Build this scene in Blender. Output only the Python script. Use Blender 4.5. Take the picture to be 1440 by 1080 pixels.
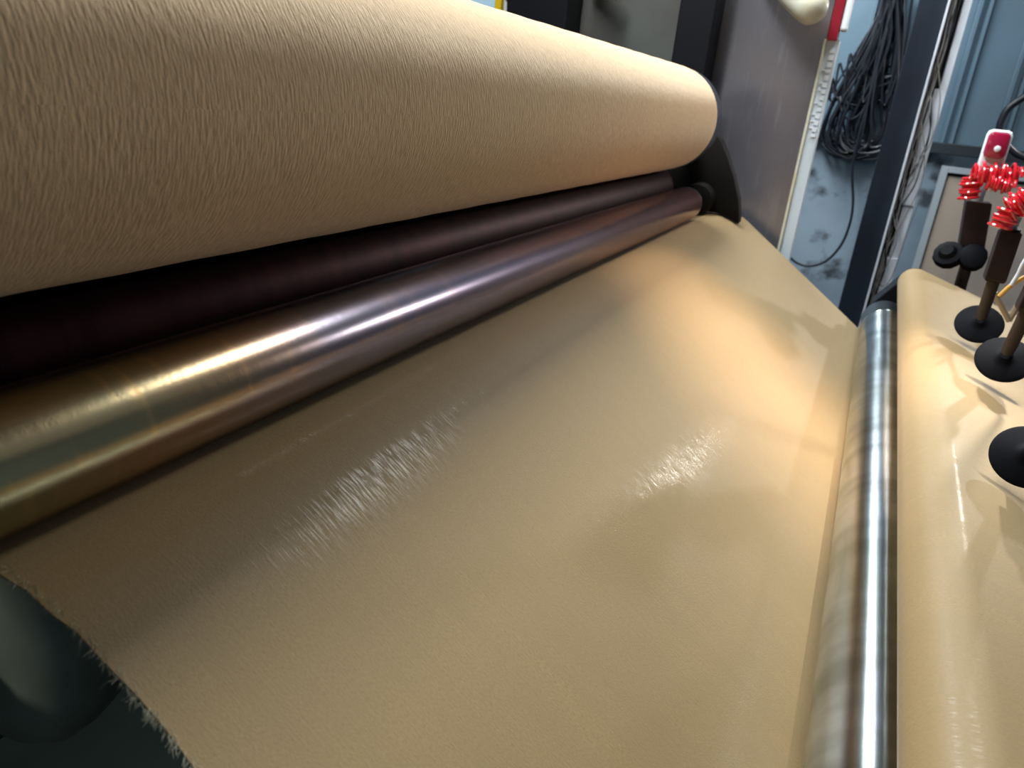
import bpy, bmesh, math, random
from mathutils import Vector, Matrix
random.seed(7)
R = math.radians
PI = math.pi
CZ = 1.45                      # height of the camera above the floor
sc = bpy.context.scene
col = sc.collection
for o in list(bpy.data.objects):
    bpy.data.objects.remove(o)

# ------------------------------------------------------------------ camera
cam_d = bpy.data.cameras.new('camera')
cam = bpy.data.objects.new('camera', cam_d)
col.objects.link(cam)
cam_d.sensor_fit = 'HORIZONTAL'
cam_d.sensor_width = 36.0
cam_d.lens = 36.0 * 1050 / 1440
cam_d.clip_start = 0.02
cam_d.clip_end = 100
right = Vector((0.89909079, 0.42756115, 0.09395325))
down = Vector((0.2362317, -0.29318479, -0.92641096))
fwd = Vector((-0.36855167, 0.8551223, -0.36460324))
up = -down
M = Matrix((right, up, -fwd)).transposed().to_4x4()
M.translation = Vector((0, 0, CZ))
cam.matrix_world = M
cam_d.dof.use_dof = True
cam_d.dof.focus_distance = 0.95
cam_d.dof.aperture_fstop = 7.0
sc.camera = cam

# ------------------------------------------------------------------ world + lights
w = bpy.data.worlds.new('world')
sc.world = w
w.use_nodes = True
bg = w.node_tree.nodes['Background']
bg.inputs[0].default_value = (0.42, 0.52, 0.68, 1)
bg.inputs[1].default_value = 0.06
sc.view_settings.view_transform = 'Standard'
sc.view_settings.look = 'None'
sc.view_settings.gamma = 1
sc.view_settings.use_curve_mapping = False
sc.view_settings.exposure = 0.0


def area(name, loc, target, sx, sy, power, color, spread=180):
    d = bpy.data.lights.new(name, 'AREA')
    d.shape = 'RECTANGLE'
    d.size = sx
    d.size_y = sy
    d.energy = power
    d.color = color
    d.spread = R(spread)
    o = bpy.data.objects.new(name, d)
    col.objects.link(o)
    l = Vector(loc) + Vector((0, 0, CZ))
    t = Vector(target) + Vector((0, 0, CZ))
    z = (l - t).normalized()
    y = Vector((0, 1, 0))
    x = y.cross(z).normalized()
    y = z.cross(x)
    m = Matrix((x, y, z)).transposed().to_4x4()
    m.translation = l
    o.matrix_world = m
    return o


area('ceiling_lamp_row_left', (-1.10, 2.75, 1.75), (-0.5, 2.5, -0.4), 0.46, 4.3, 235, (0.90, 0.99, 1.02))
area('overhead_fill', (1.75, 2.2, 2.40), (0.2, 1.5, -0.4), 2.4, 3.6, 6.5, (0.84, 0.92, 1.0))  # added overhead fill panel, something bright for the copper roller to reflect
area('work_lamp', (1.27, 4.44, 0.66), (-0.1, 1.1, -0.5), 0.07, 0.07, 17, (1.0, 0.95, 0.88))
area('hall_lamp', (0.22, 2.60, 1.5), (0.0, 1.9, -0.5), 0.55, 0.55, 23, (0.97, 1.0, 0.97))
area('bench_lamp', (0.52, 2.30, 0.95), (0.43, 1.5, -0.45), 0.03, 0.03, 2.8, (0.97, 1.0, 1.0), 42)
area('warm_glow_fill', (-0.06, 1.95, 1.1), (-0.09, 1.68, -0.6), 0.10, 0.10, 2.1, (1.0, 0.76, 0.54), 34)  # added spot, stands in for the warm bounce glow on the sheet
area('rear_wall_fill', (0.9, 4.0, 2.2), (0.5, 5.0, -0.2), 0.2, 1.0, 12, (0.85, 0.93, 1.0), 120)  # added fill that brightens the rear wall
area('side_fill', (-2.0, -1.2, 0.3), (-0.6, 0.3, -0.5), 0.3, 0.6, 2.2, (0.95, 1.0, 0.9), 100)  # added low fill that lifts the grey-green drum end out of the dark


# ------------------------------------------------------------------ materials
def mat(name, base, rough=0.5, metal=0.0, spec=0.5, sheen=0.0, sheen_rough=0.4, coat=0.0, trans=0.0, noise=None,
        bump=None, alpha=1.0, sheen_tint=None, aniso=0.0, coat_rough=None):
    """noise=(scale vector, colour2, lo, hi, coord); bump = (scale vector, strength, distance, coord)"""
    m = bpy.data.materials.new(name)
    m.use_nodes = True
    nt = m.node_tree
    b = nt.nodes['Principled BSDF']
    b.inputs['Base Color'].default_value = (*base, 1)
    b.inputs['Roughness'].default_value = rough
    b.inputs['Metallic'].default_value = metal
    b.inputs['Specular IOR Level'].default_value = spec
    b.inputs['Sheen Weight'].default_value = sheen
    b.inputs['Sheen Roughness'].default_value = sheen_rough
    if sheen_tint:
        b.inputs['Sheen Tint'].default_value = (*sheen_tint, 1)
    b.inputs['Coat Weight'].default_value = coat
    if coat_rough is not None:
        b.inputs['Coat Roughness'].default_value = coat_rough
    b.inputs['Transmission Weight'].default_value = trans
    b.inputs['Anisotropic'].default_value = aniso
    tc = nt.nodes.new('ShaderNodeTexCoord')

    def noise_node(scale, coord, detail=4):
        mp = nt.nodes.new('ShaderNodeMapping')
        mp.inputs['Scale'].default_value = scale
        nt.links.new(tc.outputs[coord], mp.inputs['Vector'])
        n = nt.nodes.new('ShaderNodeTexNoise')
        n.inputs['Scale'].default_value = 1.0
        n.inputs['Detail'].default_value = detail
        nt.links.new(mp.outputs[0], n.inputs['Vector'])
        return n
    if noise:
        last = None
        for (s, c2, lo, hi, coord) in (noise if isinstance(noise, list) else [noise]):
            n = noise_node(s, coord)
            mr = nt.nodes.new('ShaderNodeMapRange')
            mr.inputs['From Min'].default_value = lo
            mr.inputs['From Max'].default_value = hi
            nt.links.new(n.outputs['Fac'], mr.inputs['Value'])
            mx = nt.nodes.new('ShaderNodeMix')
            mx.data_type = 'RGBA'
            nt.links.new(mr.outputs[0], mx.inputs[0])
            if last:
                nt.links.new(last, mx.inputs[6])
            else:
                mx.inputs[6].default_value = (*base, 1)
            mx.inputs[7].default_value = (*c2, 1)
            last = mx.outputs[2]
        nt.links.new(last, b.inputs['Base Color'])
    if bump:
        prev = None
        for (s, st, dist, coord) in (bump if isinstance(bump, list) else [bump]):
            n = noise_node(s, coord, 3)
            bp = nt.nodes.new('ShaderNodeBump')
            bp.inputs['Strength'].default_value = st
            bp.inputs['Distance'].default_value = dist
            nt.links.new(n.outputs['Fac'], bp.inputs['Height'])
            if prev:
                nt.links.new(prev, bp.inputs['Normal'])
            else:
                nt.links.new(bp.outputs[0], b.inputs['Coat Normal'])
            prev = bp.outputs[0]
        nt.links.new(prev, b.inputs['Normal'])
    return m


CLOTH = (0.350, 0.238, 0.112)
m_pile = mat('pile_cloth', (0.74, 0.51, 0.30), 0.85, spec=0.15, sheen=0.15, sheen_rough=0.5,
             noise=((380, 70, 1), (0.58, 0.38, 0.21), 0.35, 0.7, 'UV'),
             bump=[((380, 70, 1), 0.62, 0.0028, 'UV'), ((900, 500, 1), 0.4, 0.001, 'UV')])
m_darkplate = mat('dark_grey_plate', (0.10, 0.10, 0.09), 0.45, metal=0.3, noise=((3, 3, 3), (0.07, 0.055, 0.05), 0.4, 0.7, 'Object'))
m_web = mat('raised_cloth', CLOTH, 0.5, spec=0.3, coat=0.2, coat_rough=0.17, sheen=0.15, sheen_rough=0.35,
            noise=[((500, 260, 1), (0.290, 0.195, 0.092), 0.4, 0.7, 'UV'), ((40, 3, 1), (0.315, 0.214, 0.104), 0.35, 0.75, 'UV')],
            bump=[((420, 14, 1), 0.28, 0.0007, 'UV'), ((1300, 330, 1), 0.5, 0.0009, 'UV')])
m_fibre = mat('loose_fibre', (0.62, 0.56, 0.42), 0.6, sheen=0.3)
m_copper = mat('tarnished_copper', (0.26, 0.215, 0.24), 0.25, metal=1.0,
               noise=[((4, 6, 1), (0.20, 0.185, 0.22), 0.35, 0.65, 'UV'), ((60, 8, 1), (0.34, 0.26, 0.24), 0.55, 0.8, 'UV')],
               bump=[((130, 40, 1), 0.12, 0.001, 'UV'), ((700, 300, 1), 0.15, 0.0004, 'UV')])


def tarnish(m):
    """heat tint: olive-gold near one end of the roller, violet-grey then copper along it."""
    nt = m.node_tree
    b = nt.nodes['Principled BSDF']
    src = b.inputs['Base Color'].links[0].from_socket
    tc = nt.nodes.new('ShaderNodeTexCoord')
    sx = nt.nodes.new('ShaderNodeSeparateXYZ')
    nt.links.new(tc.outputs['UV'], sx.inputs[0])
    n = nt.nodes.new('ShaderNodeTexNoise')
    n.inputs['Scale'].default_value = 3.0
    nt.links.new(tc.outputs['UV'], n.inputs['Vector'])
    ad = nt.nodes.new('ShaderNodeMath')
    ad.operation = 'MULTIPLY_ADD'
    ad.inputs[1].default_value = 0.5
    nt.links.new(n.outputs['Fac'], ad.inputs[0])
    nt.links.new(sx.outputs[0], ad.inputs[2])
    mr = nt.nodes.new('ShaderNodeMapRange')
    mr.inputs['From Max'].default_value = 2.9
    nt.links.new(ad.outputs[0], mr.inputs['Value'])
    cr = nt.nodes.new('ShaderNodeValToRGB')
    e = cr.color_ramp.elements
    e[0].position = 0.20
    e[0].color = (1.5, 1.55, 0.75, 1)
    e[1].position = 1.0
    e[1].color = (2.1, 1.15, 0.9, 1)
    for p, c in ((0.27, (1.8, 1.35, 0.7, 1)), (0.34, (1.05, 1.1, 1.2, 1)), (0.5, (1.1, 1.0, 1.2, 1)), (0.7, (1.5, 1.0, 0.95, 1))):
        q = e.new(p)
        q.color = c
    nt.links.new(mr.outputs[0], cr.inputs[0])
    mx = nt.nodes.new('ShaderNodeMix')
    mx.data_type = 'RGBA'
    mx.blend_type = 'MULTIPLY'
    mx.inputs[0].default_value = 1
    nt.links.new(src, mx.inputs[6])
    nt.links.new(cr.outputs[0], mx.inputs[7])
    nt.links.new(mx.outputs[2], b.inputs['Base Color'])


tarnish(m_copper)


def streaky_coat(m, scale, hi):
    """burnished threads: the glossy layer comes and goes in streaks along the cloth."""
    nt = m.node_tree
    b = nt.nodes['Principled BSDF']
    tc = nt.nodes.new('ShaderNodeTexCoord')
    mp = nt.nodes.new('ShaderNodeMapping')
    mp.inputs['Scale'].default_value = scale
    nt.links.new(tc.outputs['UV'], mp.inputs['Vector'])
    n = nt.nodes.new('ShaderNodeTexNoise')
    n.inputs['Scale'].default_value = 1
    nt.links.new(mp.outputs[0], n.inputs['Vector'])
    mr = nt.nodes.new('ShaderNodeMapRange')
    mr.inputs['From Min'].default_value = 0.45
    mr.inputs['From Max'].default_value = 0.7
    mr.inputs['To Max'].default_value = hi
    nt.links.new(n.outputs['Fac'], mr.inputs['Value'])
    nt.links.new(mr.outputs[0], b.inputs['Coat Weight'])


def turned(m, rot):
    """lathe-turned finish: fine grooves round the roller."""
    nt = m.node_tree
    b = nt.nodes['Principled BSDF']
    t = nt.nodes.new('ShaderNodeTangent')
    t.direction_type = 'UV_MAP'
    nt.links.new(t.outputs[0], b.inputs['Tangent'])
    b.inputs['Anisotropic Rotation'].default_value = rot


streaky_coat(m_web, (420, 45, 1), 0.32)
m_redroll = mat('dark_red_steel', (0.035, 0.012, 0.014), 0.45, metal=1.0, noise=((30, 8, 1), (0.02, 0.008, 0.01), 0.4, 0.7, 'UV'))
m_chrome = mat('polished_steel', (0.55, 0.60, 0.64), 0.24, metal=1.0, aniso=0.92,
               noise=[((14, 5, 1), (0.30, 0.33, 0.33), 0.4, 0.7, 'UV'), ((3, 14, 1), (0.24, 0.27, 0.22), 0.5, 0.75, 'UV')],
               bump=((60, 8, 1), 0.04, 0.0006, 'UV'))
turned(m_chrome, 0.0)
m_rim = mat('blue_black_steel', (0.05, 0.06, 0.085), 0.35, metal=0.7)
m_dark = mat('black_paint', (0.005, 0.005, 0.007), 0.45, spec=0.2)
m_darkbrown = mat('greasy_dark_iron', (0.006, 0.005, 0.004), 0.7, spec=0.15,
                  noise=((9, 9, 9), (0.010, 0.008, 0.006), 0.4, 0.7, 'Object'))
m_plate = mat('grey_steel_plate', (0.33, 0.31, 0.35), 0.28, metal=0.75,
              noise=[((2.2, 2.2, 2.6), (0.28, 0.25, 0.27), 0.35, 0.7, 'Object'), ((40, 40, 4), (0.41, 0.40, 0.44), 0.55, 0.8, 'Object')],
              bump=((40, 30, 6), 0.05, 0.002, 'Object'))
m_strip = mat('white_enamel_strip', (0.62, 0.68, 0.74), 0.4, noise=((30, 30, 8), (0.5, 0.55, 0.6), 0.5, 0.8, 'Object'))
m_white = mat('white_paint', (0.78, 0.80, 0.85), 0.5, noise=((12, 12, 5), (0.55, 0.58, 0.64), 0.5, 0.85, 'Object'))
m_cream = mat('cream_plastic', (0.66, 0.64, 0.52), 0.35, noise=((14, 14, 14), (0.62, 0.50, 0.28), 0.52, 0.75, 'Object'))
m_ochre = mat('ochre_plastic', (0.62, 0.40, 0.10), 0.4)
m_red = mat('red_plastic', (0.24, 0.008, 0.02), 0.35, spec=0.4)
m_hose = mat('red_clear_hose', (0.80, 0.02, 0.035), 0.08, spec=0.8, trans=0.25, coat=0.5)
m_cap = mat('crimson_cap', (0.34, 0.008, 0.045), 0.25, coat=0.6)
m_block = mat('dark_red_iron', (0.020, 0.008, 0.008), 0.5, spec=0.3, noise=((20, 20, 20), (0.010, 0.006, 0.006), 0.4, 0.7, 'Object'))
m_disc = mat('black_rubber', (0.003, 0.003, 0.005), 0.7, spec=0.1)
m_stem = mat('brown_iron', (0.035, 0.022, 0.014), 0.55, metal=0.2)
m_grey = mat('grey_steel', (0.42, 0.40, 0.40), 0.4, metal=0.6)
m_blackcable = mat('black_cable', (0.010, 0.012, 0.018), 0.4)
m_wire = mat('brown_wire', (0.16, 0.14, 0.12), 0.5)
m_wall_low = mat('whitewashed_concrete', (0.27, 0.34, 0.41), 0.8,
                 noise=[((2.5, 2.5, 2.5), (0.19, 0.25, 0.31), 0.4, 0.7, 'Object'), ((5.5, 5.5, 6.5), (0.05, 0.06, 0.075), 0.60, 0.72, 'Object')],
                 bump=((30, 30, 30), 0.2, 0.004, 'Object'))
m_panel = mat('blue_grey_sheet', (0.12, 0.19, 0.25), 0.5,
              noise=((3, 3, 2), (0.11, 0.16, 0.20), 0.4, 0.75, 'Object'))
m_ledge = mat('dark_ledge', (0.02, 0.028, 0.035), 0.6)
m_column = mat('dark_blue_paint', (0.014, 0.022, 0.034), 0.5, spec=0.25, noise=((6, 6, 3), (0.010, 0.012, 0.02), 0.4, 0.7, 'Object'))
m_beige = mat('beige_door_paint', (0.52, 0.42, 0.34), 0.55, noise=((5, 5, 4), (0.36, 0.32, 0.30), 0.4, 0.75, 'Object'))
m_frame = mat('pale_grey_frame', (0.42, 0.46, 0.50), 0.5)
m_floor = mat('oily_dark_floor', (0.003, 0.005, 0.004), 0.6, spec=0.08, noise=((4, 4, 4), (0.005, 0.008, 0.006), 0.4, 0.7, 'Object'))
m_green = mat('grey_green_paint', (0.42, 0.43, 0.35), 0.45, noise=((10, 10, 10), (0.26, 0.29, 0.23), 0.4, 0.7, 'Object'))
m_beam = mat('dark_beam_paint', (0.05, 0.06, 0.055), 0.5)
m_beamlit = mat('lit_beam_paint', (0.16, 0.18, 0.17), 0.5)  # lighter copy of the beam paint: light on the beam put into colour
m_yellow = mat('yellow_paint', (0.72, 0.45, 0.0), 0.5)
m_lightblue = mat('pale_blue_paint', (0.45, 0.62, 0.75), 0.5)
m_orange = mat('amber_tube', (0.75, 0.42, 0.10), 0.25, coat=0.4)
m_tan = mat('tan_metal', (0.36, 0.28, 0.20), 0.45, metal=0.5)
m_ceiling = mat('dark_ceiling', (0.05, 0.06, 0.07), 0.8)


# ------------------------------------------------------------------ helpers
def W(x, y, z):
    return Vector((x, y, z + CZ))


def link(name, bm, m, parent=None, smooth=True, loc=None):
    me = bpy.data.meshes.new(name)
    bm.normal_update()
    bm.to_mesh(me)
    bm.free()
    me.materials.append(m)
    if smooth:
        for p in me.polygons:
            p.use_smooth = True
        try:
            me.set_sharp_from_angle(angle=R(38))
        except Exception:
            pass
    o = bpy.data.objects.new(name, me)
    col.objects.link(o)
    if loc is not None:                       # put the origin there, keep the shape
        me.transform(Matrix.Translation(-Vector(loc)))
        o.location = loc
    if parent:
        o.parent = parent
        o.matrix_parent_inverse = Matrix.Translation(-parent.location)
    return o


def tag(o, label, cat, group=None, kind=None):
    o['label'] = label
    o['category'] = cat
    if group:
        o['group'] = group
    if kind:
        o['kind'] = kind
    return o


def thing(name, loc, label, cat, group=None):
    o = bpy.data.objects.new(name, None)
    o.empty_display_size = 0.05
    col.objects.link(o)
    o.location = loc
    return tag(o, label, cat, group)


def struct(name, bm, m, smooth=False, parent=None):
    o = link(name, bm, m, parent, smooth)
    if not parent:
        o['kind'] = 'structure'
    return o


def box(bm, x0, x1, y0, y1, z0, z1, bev=0.0):
    vs = bmesh.ops.create_cube(bm, size=1)['verts']
    c = W((x0 + x1) / 2, (y0 + y1) / 2, (z0 + z1) / 2)
    for v in vs:
        v.co = Vector((v.co.x * (x1 - x0), v.co.y * (y1 - y0), v.co.z * (z1 - z0))) + c
    if bev:
        es = list({e for v in vs for e in v.link_edges})
        bmesh.ops.bevel(bm, geom=es, offset=bev, segments=2, affect='EDGES', profile=0.5)
    return bm


def newbox(*a, bev=0.0):
    bm = bmesh.new()
    return box(bm, *a, bev=bev)


def frame_of(axis):
    a = Vector(axis).normalized()
    t = Vector((0, 0, 1)) if abs(a.z) < 0.9 else Vector((1, 0, 0))
    u = a.cross(t).normalized()
    return a, u, a.cross(u)


def lathe(bm, origin, axis, prof, seg=48, uv=False):
    """prof = list of (distance along axis, radius); closed with caps."""
    a, u, v = frame_of(axis)
    o = Vector(origin)
    rings = []
    for (d, r) in prof:
        rings.append([bm.verts.new(o + a * d + (u * math.cos(2 * PI * i / seg) + v * math.sin(2 * PI * i / seg)) * r) for i in range(seg)])
    lay = bm.loops.layers.uv.verify() if uv else None
    for k in range(len(rings) - 1):
        for i in range(seg):
            j = (i + 1) % seg
            f = bm.faces.new((rings[k][i], rings[k][j], rings[k + 1][j], rings[k + 1][i]))
            if lay:
                rr = max(prof[k][1], prof[k + 1][1])
                s = 2 * PI * rr / seg
                for lp, q in zip(f.loops, ((prof[k][0], i * s), (prof[k][0], (i + 1) * s), (prof[k + 1][0], (i + 1) * s), (prof[k + 1][0], i * s))):
                    lp[lay].uv = q
    bm.faces.new(list(reversed(rings[0])))
    bm.faces.new(rings[-1])
    bmesh.ops.recalc_face_normals(bm, faces=bm.faces)
    return bm


def tube(bm, pts, r, seg=8, cap=True):
    pts = [Vector(p) for p in pts]
    n = len(pts)
    rad = r if isinstance(r, (list, tuple)) else [r] * n
    t0 = (pts[1] - pts[0]).normalized()
    a, u, v = frame_of(t0)
    prev = t0
    rings = []
    for i, p in enumerate(pts):
        if i == 0:
            t = t0
        elif i == n - 1:
            t = (pts[i] - pts[i - 1]).normalized()
        else:
            t = (pts[i + 1] - pts[i - 1]).normalized()
        q = prev.rotation_difference(t)
        u = q @ u
        v = q @ v
        prev = t
        rings.append([bm.verts.new(p + (u * math.cos(2 * PI * k / seg) + v * math.sin(2 * PI * k / seg)) * rad[i]) for k in range(seg)])
    for i in range(n - 1):
        for k in range(seg):
            j = (k + 1) % seg
            bm.faces.new((rings[i][k], rings[i][j], rings[i + 1][j], rings[i + 1][k]))
    if cap:
        bm.faces.new(list(reversed(rings[0])))
        bm.faces.new(rings[-1])
    return bm


def spline(pts, n=10):
    """Catmull-Rom through the points."""
    P = [Vector(p) for p in pts]
    P = [P[0] * 2 - P[1]] + P + [P[-1] * 2 - P[-2]]
    out = []
    for i in range(1, len(P) - 2):
        for k in range(n):
            t = k / n
            a, b, c, d = P[i - 1], P[i], P[i + 1], P[i + 2]
            out.append(0.5 * ((2 * b) + (c - a) * t + (2 * a - 5 * b + 4 * c - d) * t * t + (3 * b - a - 3 * c + d) * t ** 3))
    out.append(P[-2])
    return out


def prism(bm, poly, y0, y1, bev=0.0):
    """polygon in x-z extruded along y."""
    A = [bm.verts.new(W(x, y0, z)) for x, z in poly]
    B = [bm.verts.new(W(x, y1, z)) for x, z in poly]
    n = len(poly)
    bm.faces.new(A)
    bm.faces.new(list(reversed(B)))
    for i in range(n):
        j = (i + 1) % n
        bm.faces.new((A[j], A[i], B[i], B[j]))
    bmesh.ops.recalc_face_normals(bm, faces=bm.faces)
    if bev:
        bmesh.ops.bevel(bm, geom=list(bm.edges), offset=bev, segments=2, affect='EDGES', profile=0.5)
    return bm


# ------------------------------------------------------------------ the hall
ZF = -CZ
struct('floor', newbox(-4.5, 3.5, -2.5, 5.3, ZF - 0.1, ZF), m_floor)
struct('ceiling', newbox(-4.5, 3.5, -2.5, 5.3, 2.6, 2.7), m_ceiling)
# rear wall: whitewashed base, dark ledge, folded sheet-metal cladding
wall = struct('wall_back', newbox(-4.5, 3.5, 5.0, 5.3, ZF, -0.105), m_wall_low)
struct('wall_left', newbox(-4.6, -4.5, -2.5, 5.3, ZF, 2.6), m_panel)
struct('wall_right', newbox(3.5, 3.6, -2.5, 5.3, ZF, 2.6), m_panel)
struct('wall_front', newbox(-4.5, 3.5, -2.6, -2.5, ZF, 2.6), m_panel)
struct('trim_1', newbox(-4.5, 3.5, 4.93, 5.3, -0.105, -0.045, bev=0.004), m_ledge)
x = -4.48
edges = []
while x < 3.45:
    edges.append(x)
    x += 0.22
edges = [-4.48 + 0.255 * i for i in range(32)]
for i, x0 in enumerate(edges[:-1]):
    x1 = x0 + 0.25
    b = bmesh.new()
    # pan with a raised double rib at its right edge
    poly = [(x0, 5.02), (x1 - 0.070, 5.02), (x1 - 0.064, 4.995), (x1 - 0.050, 4.995), (x1 - 0.044, 5.02), (x1 - 0.024, 5.02),
            (x1 - 0.018, 4.995), (x1 - 0.004, 4.995), (x1, 5.02), (x1, 5.05), (x0, 5.05)]
    A = [b.verts.new((px, py, CZ - 0.045)) for px, py in poly]
    B = [b.verts.new((px, py, CZ + 2.6)) for px, py in poly]
    b.faces.new(list(reversed(A)))
    b.faces.new(B)
    for k in range(len(poly)):
        j = (k + 1) % len(poly)
        b.faces.new((A[k], A[j], B[j], B[k]))
    bmesh.ops.recalc_face_normals(b, faces=b.faces)
    link('cladding_panel', b, m_panel, wall, smooth=False)

# ------------------------------------------------------------------ the drum
DC = Vector((-0.610, 0, -0.0347))
DR = 0.1490


def roller_root(name, c, label, cat='roller'):
    return thing(name, W(c[0], -0.12, c[1]), label, cat)


drum = roller_root('drum_roller', (DC.x, DC.z), 'large blue-black drum roller at top left, mostly wrapped in tan pile cloth')
b = lathe(bmesh.new(), W(DC.x, -0.10, DC.z), (0, 1, 0), [(0, DR - 0.02), (0.0, DR - 0.006), (0.006, DR), (2.588, DR), (2.600, DR - 0.008), (2.601, DR - 0.02)], 128)
link('shell', b, m_rim, drum)
b = lathe(bmesh.new(), W(DC.x, 2.50, DC.z), (0, 1, 0), [(0, 0.05), (0.02, 0.05), (0.021, 0.03), (0.52, 0.03)], 32)
link('shaft', b, m_grey, drum)
b = lathe(bmesh.new(), W(DC.x, -0.32, DC.z), (0, 1, 0), [(0, 0.03), (0.22, 0.03)], 32)
link('shaft', b, m_grey, drum)

# pile cloth on the drum: a closed sleeve with its own thickness
b = bmesh.new()
lay = b.loops.layers.uv.verify()
seg, ny = 160, 60
y0, y1 = -0.06, 2.41
rings = []
for k in range(ny + 1):
    y = y0 + (y1 - y0) * k / ny
    r = DR + 0.0024 + 0.0004 * math.sin(k * 1.7)
    if k == ny:
        r = DR + 0.0012
    rings.append([b.verts.new(W(DC.x + r * math.cos(2 * PI * i / seg), y, DC.z + r * math.sin(2 * PI * i / seg))) for i in range(seg)])
rings.append([b.verts.new(W(DC.x + (DR + 0.0003) * math.cos(2 * PI * i / seg), y1 + 0.002, DC.z + (DR + 0.0003) * math.sin(2 * PI * i / seg))) for i in range(seg)])
for k in range(ny + 1):
    for i in range(seg):
        j = (i + 1) % seg
        f = b.faces.new((rings[k][i], rings[k + 1][i], rings[k + 1][j], rings[k][j]))
        s = 2 * PI * DR / seg
        ys = (y1 - y0) / ny
        for lp, q in zip(f.loops, ((k * ys, i * s), ((k + 1) * ys, i * s), ((k + 1) * ys, (i + 1) * s), (k * ys, (i + 1) * s))):
            lp[lay].uv = (q[0], q[1] + 0.12 * q[0])
bmesh.ops.recalc_face_normals(b, faces=b.faces)
o = link('pile_cloth', b, m_pile)
tag(o, 'tan long-pile cloth with fine vertical furrows wound tightly round the large drum', 'cloth')

# ------------------------------------------------------------------ copper coloured roller
CC = Vector((-0.5250, 0, -0.288))
CR = 0.0527
cop = roller_root('copper_roller', (CC.x, CC.z), 'tarnished copper-coloured roller with shiny streaks just beneath the drum')
b = lathe(bmesh.new(), W(CC.x, -0.10, CC.z), (0, 1, 0), [(0, CR - 0.02), (0, CR - 0.003), (0.003, CR), (2.57, CR), (2.572, CR - 0.001)], 128, uv=True)
link('shell', b, m_copper, cop)
b = lathe(bmesh.new(), W(CC.x, 2.472, CC.z), (0, 1, 0), [(0, CR - 0.0008), (0.018, CR - 0.001), (0.026, CR - 0.006), (0.028, CR - 0.02)], 96)
link('end_cap', b, m_rim, cop)
b = lathe(bmesh.new(), W(CC.x, 2.50, CC.z), (0, 1, 0), [(0, 0.03), (0.02, 0.03), (0.021, 0.02), (0.52, 0.02)], 32)
link('shaft', b, m_grey, cop)
b = lathe(bmesh.new(), W(CC.x, -0.32, CC.z), (0, 1, 0), [(0, 0.022), (0.22, 0.022)], 32)
link('shaft', b, m_grey, cop)

# dark red roller tucked behind, between the drum and the copper roller
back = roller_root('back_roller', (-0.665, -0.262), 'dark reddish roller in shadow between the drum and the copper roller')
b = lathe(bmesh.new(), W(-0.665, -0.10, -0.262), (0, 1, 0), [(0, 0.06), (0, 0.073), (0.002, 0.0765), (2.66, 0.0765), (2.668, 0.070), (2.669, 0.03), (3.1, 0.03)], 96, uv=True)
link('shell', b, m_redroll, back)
b = lathe(bmesh.new(), W(-0.665, -0.32, -0.262), (0, 1, 0), [(0, 0.022), (0.22, 0.022)], 32)
link('shaft', b, m_grey, back)

# ------------------------------------------------------------------ polished guide roller
SC = Vector((0.1564, 0, -0.637))
SR = 0.0742
st = roller_root('steel_roller', (SC.x, SC.z), 'polished steel guide roller with a bright streak, between the cloth sheet and the right cloth')
b = lathe(bmesh.new(), W(SC.x, -0.10, SC.z), (0, 1, 0), [(0, SR - 0.02), (0, SR - 0.003), (0.003, SR), (2.84, SR), (2.841, SR - 0.001), (2.846, SR - 0.001), (2.847, SR)], 128, uv=True)
link('shell', b, m_chrome, st)
m_endsteel = mat('dull_steel_end', (0.16, 0.18, 0.20), 0.3, metal=1.0)
b = lathe(bmesh.new(), W(SC.x, 2.747, SC.z), (0, 1, 0), [(0, SR - 0.0015), (0.155, SR - 0.0005), (0.170, SR - 0.006), (0.176, SR - 0.016), (0.176, 0.02), (0.45, 0.02)], 96)
link('end_cap', b, m_endsteel, st)
b = lathe(bmesh.new(), W(SC.x, -0.32, SC.z), (0, 1, 0), [(0, 0.02), (0.22, 0.02)], 32)
link('shaft', b, m_grey, st)

# ------------------------------------------------------------------ turning roller under the right cloth
BR = 0.0485


def bc(y):
    return (0.215 - 0.0133 * (2.9 - y), -0.487 + 0.002 * (2.9 - y))


p0 = bc(-0.10)
p1 = bc(3.10)
tr = thing('turning_roller', W(p0[0], -0.10, p0[1]), 'turning roller wrapped by the cloth beside the steel roller, black at its far end', 'roller')
a0, a1 = W(p0[0], -0.10, p0[1]), W(p1[0], 3.10, p1[1])
dirr = (a1 - a0).normalized()
b = lathe(bmesh.new(), a0, dirr, [(0, BR - 0.02), (0, BR - 0.003), (0.003, BR - 0.001), (3.03, BR - 0.001), (3.034, BR - 0.008), (3.035, 0.02), (3.20, 0.02)], 64)
link('shell', b, m_dark, tr)
b = lathe(bmesh.new(), a0 - dirr * 0.22, dirr, [(0, 0.02), (0.22, 0.02)], 32)
link('shaft', b, m_grey, tr)
lw = thing('gap_shade_roller', W(0.45, -0.12, -0.80), 'unseen added roller drawing the cloth down so the gap by the steel roller stays dark', 'roller')  # added out of sight: leads the cloth away to keep the gap dark
b = lathe(bmesh.new(), W(0.45, -0.10, -0.80), (0, 1, 0), [(0, 0.04), (0, 0.058), (0.002, 0.06), (3.05, 0.06), (3.055, 0.03), (3.08, 0.02)], 48)
link('shell', b, m_rim, lw)
b = lathe(bmesh.new(), W(0.45, -0.32, -0.80), (0, 1, 0), [(0, 0.02), (0.22, 0.02)], 32)
link('shaft', b, m_grey, lw)
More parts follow.
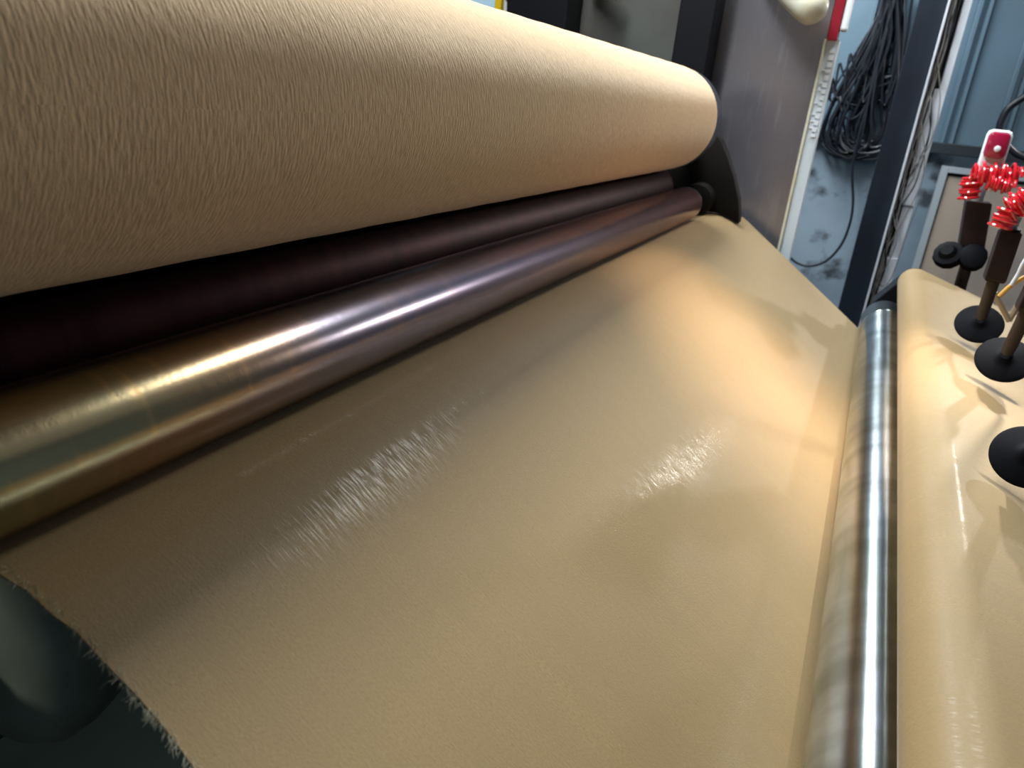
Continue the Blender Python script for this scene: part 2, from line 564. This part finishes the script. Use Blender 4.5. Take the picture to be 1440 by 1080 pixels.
# outfeed roller further right
orr = thing('outfeed_roller', W(0.86, -0.10, -0.675), 'dark outfeed roller carrying the right end of the cloth', 'roller')
b = lathe(bmesh.new(), W(0.86, -0.10, -0.675), (0, 1, 0), [(0, 0.045), (3.05, 0.045), (3.06, 0.02), (3.12, 0.02)], 64)
link('shell', b, m_rim, orr)
b = lathe(bmesh.new(), W(0.86, -0.32, -0.675), (0, 1, 0), [(0, 0.02), (0.22, 0.02)], 32)
link('shaft', b, m_grey, orr)

# ------------------------------------------------------------------ the cloth web
SLOPE = -0.31
LC = (0.45, -0.80)
LR = 0.06


def web_profile(y):
    """x-z points of the web's upper face, with v = arc length."""
    pts = []
    cr = CR + 0.0022
    for k in range(0, 9):
        a = R(205 + (266 - 205) * k / 8)
        pts.append((CC.x + cr * math.cos(a), CC.z + cr * math.sin(a)))
    for q in [(-0.505, -0.3405), (-0.485, -0.3365), (-0.465, -0.336), (-0.44, -0.3385), (-0.415, -0.3465), (-0.395, -0.3545), (-0.375, -0.366)]:
        pts.append(q)
    for k in range(1, 16):
        x = -0.375 + (0.1 + 0.375) * k / 16
        pts.append((x, -0.6226 - 0.6845 * x))
    sr = SR + 0.0022
    b_ = bc(y)
    br = BR + 0.0022
    lr = LR + 0.0022
    # under the steel roller to the added lower roller (outer tangent), round it, then up to the turning roller
    dx, dz = LC[0] - SC.x, LC[1] - SC.z
    d = math.hypot(dx, dz)
    na = math.atan2(dz, dx) - PI / 2 - math.asin((sr - lr) / d) + 2 * PI
    s, e = R(235.6), na
    for k in range(0, 7):
        a = s + (e - s) * k / 6
        pts.append((SC.x + sr * math.cos(a), SC.z + sr * math.sin(a)))
    dx, dz = b_[0] - LC[0], b_[1] - LC[1]
    d = math.hypot(dx, dz)
    aa = math.atan2(dz, dx) - math.acos((lr + br) / d)
    s, e = na, aa + 2 * PI
    for k in range(0, 19):
        a = s + (e - s) * k / 18
        pts.append((LC[0] + lr * math.cos(a), LC[1] + lr * math.sin(a)))
    s, e = aa + PI, R(90) + math.atan(SLOPE)
    for k in range(0, 15):
        a = s + (e - s) * k / 14
        pts.append((b_[0] + br * math.cos(a), b_[1] + br * math.sin(a)))
    x0, z0 = pts[-1]
    for k in range(1, 10):
        x = x0 + (0.87 - x0) * k / 9
        pts.append((x, z0 + SLOPE * (x - x0) ))
    for k in range(1, 5):
        x, z = pts[-1]
        pts.append((x + 0.012 * (5 - k) / 4, z - 0.02))
    return pts


b = bmesh.new()
lay = b.loops.layers.uv.verify()
YA, YB = 0.247, 2.90
ys = [YA + (0.012 * k / 6) for k in range(6)] + [YA + 0.012 + (YB - YA - 0.012) * (k / 70) for k in range(71)]
grid = []
random.seed(3)
npf = len(web_profile(1.0))
jit = [random.uniform(-1, 1) * 0.0022 + 0.0022 * math.sin(i * 0.9) for i in range(npf)]
TH = 0.0016
for iy, y in enumerate(ys):
    pr = web_profile(y)
    n = len(pr)
    vv = 0
    rowt, rowb = [], []
    for i, (x, z) in enumerate(pr):
        if i:
            vv += math.hypot(x - pr[i - 1][0], z - pr[i - 1][1])
        i0, i1 = max(0, i - 1), min(n - 1, i + 1)
        tx, tz = pr[i1][0] - pr[i0][0], pr[i1][1] - pr[i0][1]
        L = math.hypot(tx, tz) or 1
        nx, nz = -tz / L, tx / L
        yy = y + (jit[i] * (1 - iy / 6) if iy < 6 else 0)
        sag = 0
        rowt.append((b.verts.new(W(x, yy, z + sag)), vv))
        rowb.append(b.verts.new(W(x - nx * TH, yy, z - nz * TH + sag)))
    grid.append((y, rowt, rowb))
for k in range(len(grid) - 1):
    ya, ta, ba = grid[k]
    yb, tb, bb = grid[k + 1]
    for i in range(npf - 1):
        f = b.faces.new((ta[i][0], ta[i + 1][0], tb[i + 1][0], tb[i][0]))
        for lp, q in zip(f.loops, ((ya, ta[i][1]), (ya, ta[i + 1][1]), (yb, tb[i + 1][1]), (yb, tb[i][1]))):
            lp[lay].uv = q
        f = b.faces.new((ba[i], bb[i], bb[i + 1], ba[i + 1]))
        for lp, q in zip(f.loops, ((ya, ta[i][1]), (yb, tb[i][1]), (yb, tb[i + 1][1]), (ya, ta[i + 1][1]))):
            lp[lay].uv = q
for (y, t, bo), s in ((grid[0], 1), (grid[-1], -1)):
    for i in range(npf - 1):
        q = (t[i][0], bo[i], bo[i + 1], t[i + 1][0])
        b.faces.new(q if s > 0 else tuple(reversed(q)))
web = link('cloth_sheet', b, m_web, loc=W(-0.15, 1.5, -0.52))
tag(web, 'tan raised cloth running from copper roller under steel roller and over to the right', 'cloth')
# frayed threads along the near selvedge
b = bmesh.new()
pr = web_profile(YA)
random.seed(11)
acc = [0]
for i in range(1, npf):
    acc.append(acc[-1] + math.hypot(pr[i][0] - pr[i - 1][0], pr[i][1] - pr[i - 1][1]))


def at_arc(s):
    for i in range(1, npf):
        if acc[i] >= s:
            t = (s - acc[i - 1]) / (acc[i] - acc[i - 1])
            return Vector((pr[i - 1][0] + (pr[i][0] - pr[i - 1][0]) * t, 0, pr[i - 1][1] + (pr[i][1] - pr[i - 1][1]) * t))
    return Vector((pr[-1][0], 0, pr[-1][1]))


smax = acc[33]
for k in range(1500):
    s = 0.08 + (smax - 0.08) * random.random()
    p = at_arc(s)
    base = W(p.x, YA + random.uniform(0.0, 0.006), p.z + random.uniform(-0.001, 0.001))
    ln = random.uniform(0.003, 0.008) * (1.8 if random.random() < 0.06 else 1)
    d = Vector((random.uniform(-0.7, 1.1), -random.uniform(0.2, 1.0), random.uniform(-0.9, 0.25))).normalized()
    d2 = (d + Vector((random.uniform(-0.8, 0.8), random.uniform(-0.5, 0.4), random.uniform(-0.9, 0.2)))).normalized()
    p1_ = base + d * ln * 0.5
    p2_ = p1_ + d2 * ln * 0.5
    tube(b, [base, p1_, p2_], [0.00022, 0.00018, 0.0001], 3, cap=False)
fr = link('frayed_threads', b, m_fibre, web)
fr['kind'] = 'stuff'

# ------------------------------------------------------------------ roller and beam low at the left
lo = thing('under_roller', W(-0.50, 0.20, -0.56), 'grey-green rounded drum end below the near edge of the cloth sheet at lower left', 'roller')
b = lathe(bmesh.new(), W(-0.59, 0.275, -0.49), (0, 1, 0), [(0, 0.03), (0.0, 0.062), (0.010, 0.090), (0.028, 0.103), (0.05, 0.104), (0.075, 0.098), (0.085, 0.06), (0.086, 0.022), (2.36, 0.022)], 64)
link('shell', b, m_green, lo)
b = lathe(bmesh.new(), W(-0.59, -0.30, -0.49), (0, 1, 0), [(0, 0.022), (0.58, 0.022)], 32)
link('shaft', b, m_green, lo)
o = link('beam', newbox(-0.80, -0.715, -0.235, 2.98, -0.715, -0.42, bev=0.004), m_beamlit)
tag(o, 'dark steel cross beam below the rollers, its edge seen at lower left', 'beam')

# ------------------------------------------------------------------ side frames
# far side frame: grey plate with pale edge strip
ff = thing('side_frame', W(-0.7, 3.02, ZF), 'large worn grey steel side plate of the machine behind the roller ends', 'machine frame')
link('plate', newbox(-0.69, -0.252, 3.0, 3.03, ZF, 1.25, bev=0.003), m_plate, ff, smooth=False)
link('plate', newbox(-1.16, -0.692, 3.0, 3.03, ZF, 1.25, bev=0.003), m_darkplate, ff, smooth=False)
link('edge_strip', newbox(-0.252, -0.208, 2.985, 3.03, ZF, 0.262, bev=0.003), m_strip, ff, smooth=False)['label'] = 'pale blue-white edge strip'
b = newbox(-0.258, -0.250, 2.975, 3.0, ZF, 0.262)
link('edge_bead', b, m_cream, ff, smooth=False)
b = bmesh.new()
random.seed(5)
zz = 0.235
while zz > -0.06:
    h = random.uniform(0.010, 0.016)
    box(b, -0.232, -0.217, 2.981, 2.986, zz - h, zz)
    if random.random() < 0.5:
        box(b, -0.243, -0.232, 2.981, 2.986, zz - 0.004, zz)
    zz -= h + 0.008
link('raised_marks', b, m_white, ff, smooth=False)['kind'] = 'stuff'
link('red_strip', newbox(-0.249, -0.218, 2.965, 3.03, 0.258, 1.25, bev=0.002), m_red, ff, smooth=False)['label'] = 'red upper strip'
link('cable_cover', newbox(-0.217, -0.195, 2.97, 3.03, 0.29, 1.25, bev=0.006), m_white, ff, smooth=False)
# black post in front of the plate
o = link('post', newbox(-0.745, -0.617, 2.86, 2.999, 0.02, 1.25, bev=0.006), m_dark, smooth=False)
tag(o, 'black square post in front of the grey plate above the far end of the drum', 'post')
b = bmesh.new()
# black hood left of the plate
o = link('motor_hood', prism(bmesh.new(), [(-1.40, ZF), (-1.161, ZF), (-1.161, 1.2), (-1.43, 1.2), (-1.435, 0.33), (-1.41, 0.31), (-1.405, 0.2)], 2.85, 3.1, bev=0.004), m_dark, smooth=False)
tag(o, 'black machine housing behind the drum, left of the grey plate', 'housing')
o = link('white_panel', newbox(-1.472, -1.436, 2.95, 3.1, ZF, 1.2, bev=0.003), m_white, smooth=False)
tag(o, 'narrow white panel between the black housing and the yellow strip', 'panel')
o = link('yellow_post', newbox(-1.502, -1.474, 2.93, 3.1, ZF, 1.2, bev=0.003), m_yellow, smooth=False)
tag(o, 'narrow yellow upright strip above the drum at the top edge', 'post')
o = link('pale_panel', newbox(-1.85, -1.504, 2.95, 3.1, ZF, 1.2, bev=0.003), m_lightblue, smooth=False)
tag(o, 'pale blue panel left of the yellow strip, above the drum', 'panel')

# bearing arm in the dark gap by the copper roller's end
arm = thing('bearing_bracket', W(-0.55, 2.75, -0.2), 'dark greasy bearing bracket beside the far ends of drum and copper roller', 'bracket')
b = prism(bmesh.new(), [(-0.70, -0.12), (-0.70, -0.31), (-0.61, -0.28), (-0.575, -0.305), (-0.53, -0.333), (-0.495, -0.331), (-0.465, -0.328), (-0.42, -0.337), (-0.379, -0.355), (-0.380, -0.33), (-0.385, -0.31), (-0.395, -0.27), (-0.425, -0.20), (-0.455, -0.145), (-0.49, -0.09), (-0.53, -0.06), (-0.60, -0.05)], 2.70, 2.76, bev=0.004)
link('plate', b, m_darkbrown, arm)
b = lathe(bmesh.new(), W(CC.x, 2.64, CC.z), (0, 1, 0), [(0, 0.03), (0.004, 0.05), (0.06, 0.055)], 40)
link('bearing', b, m_darkbrown, arm)
b = newbox(-0.70, -0.62, 2.76, 3.0, -0.16, -0.10)
link('mount', b, m_darkbrown, arm)

# knobs sticking out of the plate
for (x, z, rr, ln, lab, mm) in ((-0.375, 0.392, 0.055, 0.30, 'pale cream rounded handle with ochre edge in front of the grey plate, top right', m_cream),
                                (-1.03, 0.375, 0.030, 0.16, 'small cream rounded handle at the top edge beside the black post', m_cream)):
    k = thing('handle', W(x, 3.0, z), lab, 'handle')
    ax = Vector((0.42, -0.80, -0.20)).normalized() if rr > 0.04 else Vector((0.35, -0.9, -0.1)).normalized()
    if rr > 0.04:
        tip = W(-0.275, 2.80, 0.315)
        ax = Vector((0.55, -0.42, -0.42)).normalized()
        org = tip - ax * ln
    else:
        org = W(x - 0.08, 2.98, z + 0.01)
        ln = 0.16
        ax = Vector((0.75, -0.5, -0.12)).normalized()
    link('grip', lathe(bmesh.new(), org, ax, [(0, rr * 0.8), (0.01, rr * 0.92), (ln * 0.6, rr), (ln * 0.84, rr * 0.97), (ln * 0.93, rr * 0.85), (ln * 0.98, rr * 0.6), (ln, rr * 0.2)], 32), mm, k)
    link('mount', lathe(bmesh.new(), org - ax * 0.02 + Vector((0, 0.02, 0)), (0, 1, 0), [(0, rr * 0.5), (max(0.02, 3.0 - org.y), rr * 0.5)], 24), m_ochre, k)

# near side frame, behind the photographer's left, that carries the near ends
nf = thing('side_frame', W(0, -0.27, ZF), 'dark near side plate of the machine carrying the near roller ends', 'machine frame')
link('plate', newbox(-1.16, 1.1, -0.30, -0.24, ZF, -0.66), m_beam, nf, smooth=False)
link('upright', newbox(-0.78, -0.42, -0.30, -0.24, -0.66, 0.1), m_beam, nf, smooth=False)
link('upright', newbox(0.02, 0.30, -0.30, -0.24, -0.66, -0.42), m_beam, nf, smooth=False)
# far right end support
fs = thing('roller_stand', W(0.4, 3.1, ZF), 'black stand carrying the far ends of the steel and turning rollers', 'stand')
link('plate', prism(bmesh.new(), [(0.08, ZF), (0.95, ZF), (0.95, -0.68), (0.30, -0.54), (0.25, -0.50), (0.18, -0.50), (0.11, -0.60)], 3.0, 3.12, bev=0.003), m_dark, fs, smooth=False)

# ------------------------------------------------------------------ column, conduit and wires in front of the rear wall
o = link('steel_column', newbox(0.0, 0.118, 4.2, 4.45, ZF, 2.6, bev=0.004), m_column, smooth=False)
tag(o, 'dark blue-black steel column standing behind the rollers, right of the hanging cable', 'column')
ct = thing('cable_trunking', W(0.17, 4.22, ZF), 'tall white cable trunking with brown wires, fixed to the dark column', 'trunking')
link('channel_edge', newbox(0.119, 0.127, 4.15, 4.30, ZF, 2.6, bev=0.001), m_white, ct, smooth=False)
link('back_plate', newbox(0.127, 0.205, 4.26, 4.30, ZF, 2.6), m_dark, ct, smooth=False)
link('cover', newbox(0.182, 0.214, 4.19, 4.26, 0.19, 2.6, bev=0.002), m_white, ct, smooth=False)
link('cover', newbox(0.158, 0.214, 4.19, 4.26, -0.34, 0.19, bev=0.002), m_white, ct, smooth=False)
link('cover', newbox(0.168, 0.214, 4.20, 4.26, -0.60, -0.34, bev=0.002), m_white, ct, smooth=False)
link('cover', newbox(0.155, 0.212, 4.19, 4.26, ZF, -0.60, bev=0.002), m_white, ct, smooth=False)
random.seed(21)
for k in range(12):
    pts = []
    x = random.uniform(0.133, 0.165)
    z = 1.2
    top_in = k < 8
    while z > (-0.80 if k % 3 else -1.2):
        zone = 0.04 if -0.62 < z < 0.22 and k % 2 else 0.012
        pts.append(W(min(0.20, max(0.131, x + random.uniform(-zone, zone) * 0.8)) , 4.165 + 0.012 * random.random(), z))
        z -= random.uniform(0.10, 0.17)
    link('wire', tube(bmesh.new(), spline(pts, 6), 0.0026, 5), [m_wire, m_dark, m_grey][k % 3], ct)
# two stray wires bowing across the white cover
link('wire', tube(bmesh.new(), spline([W(0.14, 4.16, 0.05), W(0.19, 4.15, -0.08), W(0.216, 4.15, -0.22), W(0.19, 4.15, -0.38), W(0.15, 4.16, -0.55)], 10), 0.0022, 5), m_wire, ct)
link('wire', tube(bmesh.new(), spline([W(0.145, 4.16, 0.30), W(0.20, 4.15, 0.12), W(0.205, 4.15, -0.05), W(0.16, 4.16, -0.18)], 10), 0.0022, 5), m_wire, ct)
link('wire', tube(bmesh.new(), spline([W(0.235, 4.16, -0.25), W(0.218, 4.16, -0.45), W(0.205, 4.16, -0.68), W(0.175, 4.16, -0.74), W(0.145, 4.16, -0.70)], 10), 0.0022, 5), m_wire, ct)

# hanging coil of black cable
random.seed(31)
cb = thing('cable_coil', W(-0.13, 4.95, 0.75), 'hanging bundle of looped black cable on the rear wall, left of the column', 'cable')
b = bmesh.new()
for k in range(40):
    xb = -0.13 + random.uniform(-0.045, 0.045)
    wd = random.uniform(0.05, 0.20) * (1 if k % 2 else -1)
    zb = -0.16 + random.uniform(-0.02, 0.10) if k < 30 else random.uniform(0.0, 0.35)
    cx = -0.13 + wd * 0.35 + random.uniform(-0.03, 0.03)
    hw = random.uniform(0.07, 0.20)
    yk = 4.90 + random.uniform(-0.05, 0.05)
    L = [(xb, 0.72), (cx - hw * 0.35 + 0.02, 0.42), (cx - hw * 0.8, 0.12), (cx - hw, zb + 0.10), (cx - hw * 0.7, zb + 0.02), (cx, zb - 0.01),
         (cx + hw * 0.7, zb + 0.02), (cx + hw, zb + 0.10), (cx + hw * 0.75, 0.12), (cx + hw * 0.3 + 0.01, 0.42), (xb + 0.01, 0.72)]
    tube(b, spline([W(px + random.uniform(-0.008, 0.008), yk + 0.02 * math.sin(i + k), pz) for i, (px, pz) in enumerate(L)], 7), 0.0062, 6)
link('loops', b, m_blackcable, cb)
b = tube(bmesh.new(), spline([W(-0.115, 4.84, 0.5), W(-0.12, 4.84, 0.1), W(-0.118, 4.84, -0.2), W(-0.066, 4.86, -0.42), W(-0.055, 4.88, -0.55), W(-0.075, 4.9, -0.68), W(-0.14, 4.92, -0.79), W(-0.24, 4.93, -0.835), W(-0.34, 4.93, -0.80), W(-0.40, 4.93, -0.70)], 12), 0.0075, 8)
link('tail', b, m_blackcable, cb)
b = bmesh.new()
tube(b, [W(-0.13, 4.985, 0.74), W(-0.13, 4.86, 0.74), W(-0.13, 4.84, 0.78)], 0.008, 8)
link('hook', b, m_grey, cb)
# second thinner cable at the right of the coil
o = link('cable', tube(bmesh.new(), spline([W(-0.06, 4.93, 0.9), W(-0.03, 4.9, 0.62), W(-0.005, 4.9, 0.42), W(0.0, 4.9, 0.15), W(-0.03, 4.9, -0.1)], 10), 0.007, 6), m_blackcable)
tag(o, 'single thin black cable hanging beside the column, right of the looped bundle', 'cable')

# cabinet at the rear wall
cab = thing('wall_cabinet', W(0.7, 4.95, ZF), 'beige cabinet with pale grey frame against the rear wall, behind the red hoses', 'cabinet')
link('body', newbox(0.352, 1.06, 4.93, 5.0, ZF, -0.175, bev=0.003), m_ledge, cab, smooth=False)
b = bmesh.new()
box(b, 0.335, 0.368, 4.90, 4.99, ZF, -0.165)
box(b, 1.04, 1.073, 4.90, 4.99, ZF, -0.165)
box(b, 0.369, 1.039, 4.90, 4.99, -0.195, -0.165)
link('frame', b, m_frame, cab, smooth=False)
link('door', newbox(0.376, 1.03, 4.915, 4.93, ZF + 0.03, -0.215, bev=0.002), m_beige, cab, smooth=False)


# ------------------------------------------------------------------ feeler posts over the right cloth
def helix(p0, p1, r, turns, wob=0.0, seg=14, side=None):
    p0, p1 = Vector(p0), Vector(p1)
    a, u, v = frame_of(p1 - p0)
    out = []
    n = int(turns * seg)
    for i in range(n + 1):
        t = i / n
        ang = 2 * PI * turns * t
        rr = r * (1 + wob * math.sin(ang * 0.37 + 1.3))
        out.append(p0.lerp(p1, t) + (u * math.cos(ang) + v * math.sin(ang)) * rr)
    return out


def square_tube(p, q, s):
    b = bmesh.new()
    d = (q - p).normalized()
    ring = []
    for r, k in ((p, s * 0.86), (p + d * 0.006, s), (q - d * 0.006, s), (q, s * 0.96)):
        ring.append([b.verts.new(r + Vector((sx * k, sy * k, 0))) for sx, sy in ((-1, -1), (1, -1), (1, 1), (-1, 1))])
    for k in range(3):
        for i in range(4):
            j = (i + 1) % 4
            b.faces.new((ring[k][i], ring[k][j], ring[k + 1][j], ring[k + 1][i]))
    b.faces.new(list(reversed(ring[0])))
    b.faces.new(ring[-1])
    bmesh.ops.recalc_face_normals(b, faces=b.faces)
    bmesh.ops.bevel(b, geom=list(b.edges), offset=0.002, segments=1, affect='EDGES')
    return b


def feeler(dx, dy, dz, label, k=1.0, lean=0.0, group=None):
    """disc foot tilted towards the near side, stem, square block, collar and fitting."""
    root = thing('feeler_post', W(dx, dy, dz), label, 'feeler', group)
    rr = 0.0515 * k
    c = W(dx, dy, dz)
    n = Vector((-0.12, -0.72, 0.68)).normalized()
    b = lathe(bmesh.new(), c - n * 0.006, n, [(0, rr * 0.8), (0.001, rr * 0.97), (0.004, rr), (0.007, rr * 0.98), (0.010, rr * 0.88), (0.012, rr * 0.45), (0.016, rr * 0.26), (0.022, 0.008)], 56)
    link('disc', b, m_disc, root)
    up_ = Vector((lean, 0.0, 1.0)).normalized()
    link('stem', tube(bmesh.new(), [c + n * 0.004, c + up_ * 0.03 * k, c + up_ * 0.105 * k], [0.010 * k, 0.0125 * k, 0.0135 * k], 16), m_stem, root)
    q0, q1 = c + up_ * 0.102 * k, c + up_ * 0.218 * k
    link('block', square_tube(q0, q1, 0.0215 * k), m_block, root, smooth=False)
    link('collar', lathe(bmesh.new(), q1 - up_ * 0.002, up_, [(0, 0.017 * k), (0.002, 0.020 * k), (0.008, 0.020 * k), (0.010, 0.013 * k)], 24), m_dark, root)
    link('fitting', lathe(bmesh.new(), q1 + up_ * 0.008, up_ + Vector((0.1, 0, 0)), [(0, 0.011 * k), (0.045 * k, 0.011 * k), (0.047 * k, 0.008 * k), (0.065 * k, 0.007 * k)], 24), m_grey, root)
    # long hanger rod up to the overhead rail
    link('hanger', tube(bmesh.new(), [q1 + up_ * 0.06 * k + Vector((0.006, 0.0, 0)), q1 + up_ * 0.09 * k + Vector((0.012, 0.0, 0)), q1 + Vector((0.012 + lean * 0.1, 0.0, 0.75))], 0.005, 8), m_stem, root)
    return root


feeler(0.3075, 2.015, -0.406, 'dark feeler post whose black disc is the farthest of the three over the cloth', 1.0)
feeler(0.324, 1.72, -0.408, 'feeler post with the middle of the three black discs above the right cloth', 1.0, 0.10)
feeler(0.290, 1.18, -0.410, 'feeler post with the nearest black disc, cut by the right edge of the picture', 0.92, 0.10)
# rear post, without a disc in view, beyond the cloth's edge
bp = thing('feeler_post', W(0.42, 3.0, -0.5), 'dark red-brown block post under the left red hose, without a visible disc', 'feeler')
b = bmesh.new()
link('block', square_tube(W(0.360, 3.0, -0.355), W(0.339, 3.0, -0.198), 0.038), m_block, bp, smooth=False)
link('fitting', lathe(bmesh.new(), W(0.336, 3.0, -0.20), (0, 0, 1), [(0, 0.017), (0.07, 0.017), (0.075, 0.012)], 24), m_grey, bp)
link('stem', lathe(bmesh.new(), W(0.372, 3.0, -0.80), (-0.02, 0, 1), [(0, 0.02), (0.45, 0.02)], 24), m_stem, bp)
link('knob', lathe(bmesh.new(), W(0.305, 2.97, -0.395), (-0.3, -0.6, 0.5), [(0, 0.035), (0.004, 0.046), (0.02, 0.050), (0.036, 0.046), (0.04, 0.03), (0.055, 0.02)], 12), m_disc, bp)
link('knob', lathe(bmesh.new(), W(0.372, 2.97, -0.39), (-0.1, -0.8, 0.4), [(0, 0.03), (0.004, 0.042), (0.05, 0.042), (0.056, 0.03)], 12), m_disc, bp)

# red coiled hoses
hz = thing('spiral_hose', W(0.34, 2.9, -0.1), 'glossy red spiral hose, the left and upper of the two', 'hose', )
link('coil', tube(bmesh.new(), helix(W(0.285, 2.90, -0.112), W(0.420, 2.90, -0.102), 0.030, 13, 0.28), 0.0050, 7), m_hose, hz)
link('coil', tube(bmesh.new(), helix(W(0.300, 2.90, -0.188), W(0.288, 2.90, -0.118), 0.026, 8, 0.2), 0.0050, 7), m_hose, hz)
link('coil', tube(bmesh.new(), helix(W(0.335, 2.86, -0.128), W(0.405, 2.86, -0.135), 0.018, 8, 0.3), 0.0045, 7), m_hose, hz)
hz2 = thing('spiral_hose', W(0.30, 2.0, -0.16), 'glossy red spiral hose hanging lower and nearer, on top of the second block', 'hose')
link('coil', tube(bmesh.new(), helix(W(0.284, 2.0, -0.183), W(0.292, 2.0, -0.140), 0.022, 6, 0.15), 0.0036, 7), m_hose, hz2)
link('coil', tube(bmesh.new(), helix(W(0.288, 2.0, -0.142), W(0.326, 2.0, -0.108), 0.025, 8, 0.25), 0.0036, 7), m_hose, hz2)
link('coil', tube(bmesh.new(), helix(W(0.318, 2.0, -0.112), W(0.335, 2.0, -0.150), 0.018, 4, 0.2), 0.0036, 7), m_hose, hz2)

# red-capped fitting
pc = thing('valve', W(0.47, 2.9, 0.0), 'crimson capped valve with white housing above the red hoses', 'valve')
n = Vector((-0.1, -1, 0.15)).normalized()


def rbox(cx, cy, cz, hx, hy, hz_, bev):
    return newbox(cx - hx, cx + hx, cy - hy, cy + hy, cz - hz_, cz + hz_, bev=bev)


link('housing', rbox(0.333, 2.93, -0.033, 0.036, 0.025, 0.062, 0.016), m_white, pc)
link('cap', rbox(0.331, 2.905, -0.018, 0.031, 0.022, 0.040, 0.014), m_cap, pc)
link('button', lathe(bmesh.new(), W(0.333, 2.884, -0.028), (0, -1, 0), [(0, 0.010), (0.004, 0.009), (0.006, 0.006)], 20), m_white, pc)
link('bracket', newbox(0.348, 0.362, 2.92, 2.94, -0.16, -0.08, bev=0.003), m_white, pc)

# black hose arcs at the right edge
o = link('black_hose', tube(bmesh.new(), spline([W(0.75, 4.3, 0.30), W(0.60, 4.3, 0.235), W(0.502, 4.3, 0.155), W(0.478, 4.3, 0.09), W(0.487, 4.3, 0.03), W(0.54, 4.3, -0.03), W(0.63, 4.3, -0.07), W(0.9, 4.3, -0.10)], 10), 0.016, 12), m_blackcable)
tag(o, 'thick black hose bowing in from the right edge in front of the blue-grey cladding', 'hose')

# amber tube and braces by the second post
am = thing('air_tube', W(0.36, 2.1, -0.33), 'short amber and clear air tube beside the second block at the right edge', 'tube')
link('amber_tube', tube(bmesh.new(), spline([W(0.342, 2.1, -0.350), W(0.357, 2.1, -0.322), W(0.378, 2.1, -0.297), W(0.43, 2.1, -0.25)], 8), 0.0055, 10), m_orange, am)
link('clear_tube', tube(bmesh.new(), spline([W(0.357, 2.09, -0.318), W(0.363, 2.09, -0.29), W(0.366, 2.09, -0.262), W(0.38, 2.09, -0.21)], 8), 0.005, 10), m_white, am)
br_ = thing('brace', W(0.40, 2.35, -0.44), 'tan metal V brace behind the farthest disc at the right edge', 'brace')
for p, q in ((W(0.371, 2.35, -0.385), W(0.425, 2.35, -0.452)), (W(0.423, 2.352, -0.452), W(0.445, 2.352, -0.33))):
    link('bar', tube(bmesh.new(), [p, q], 0.008, 8), m_tan, br_)
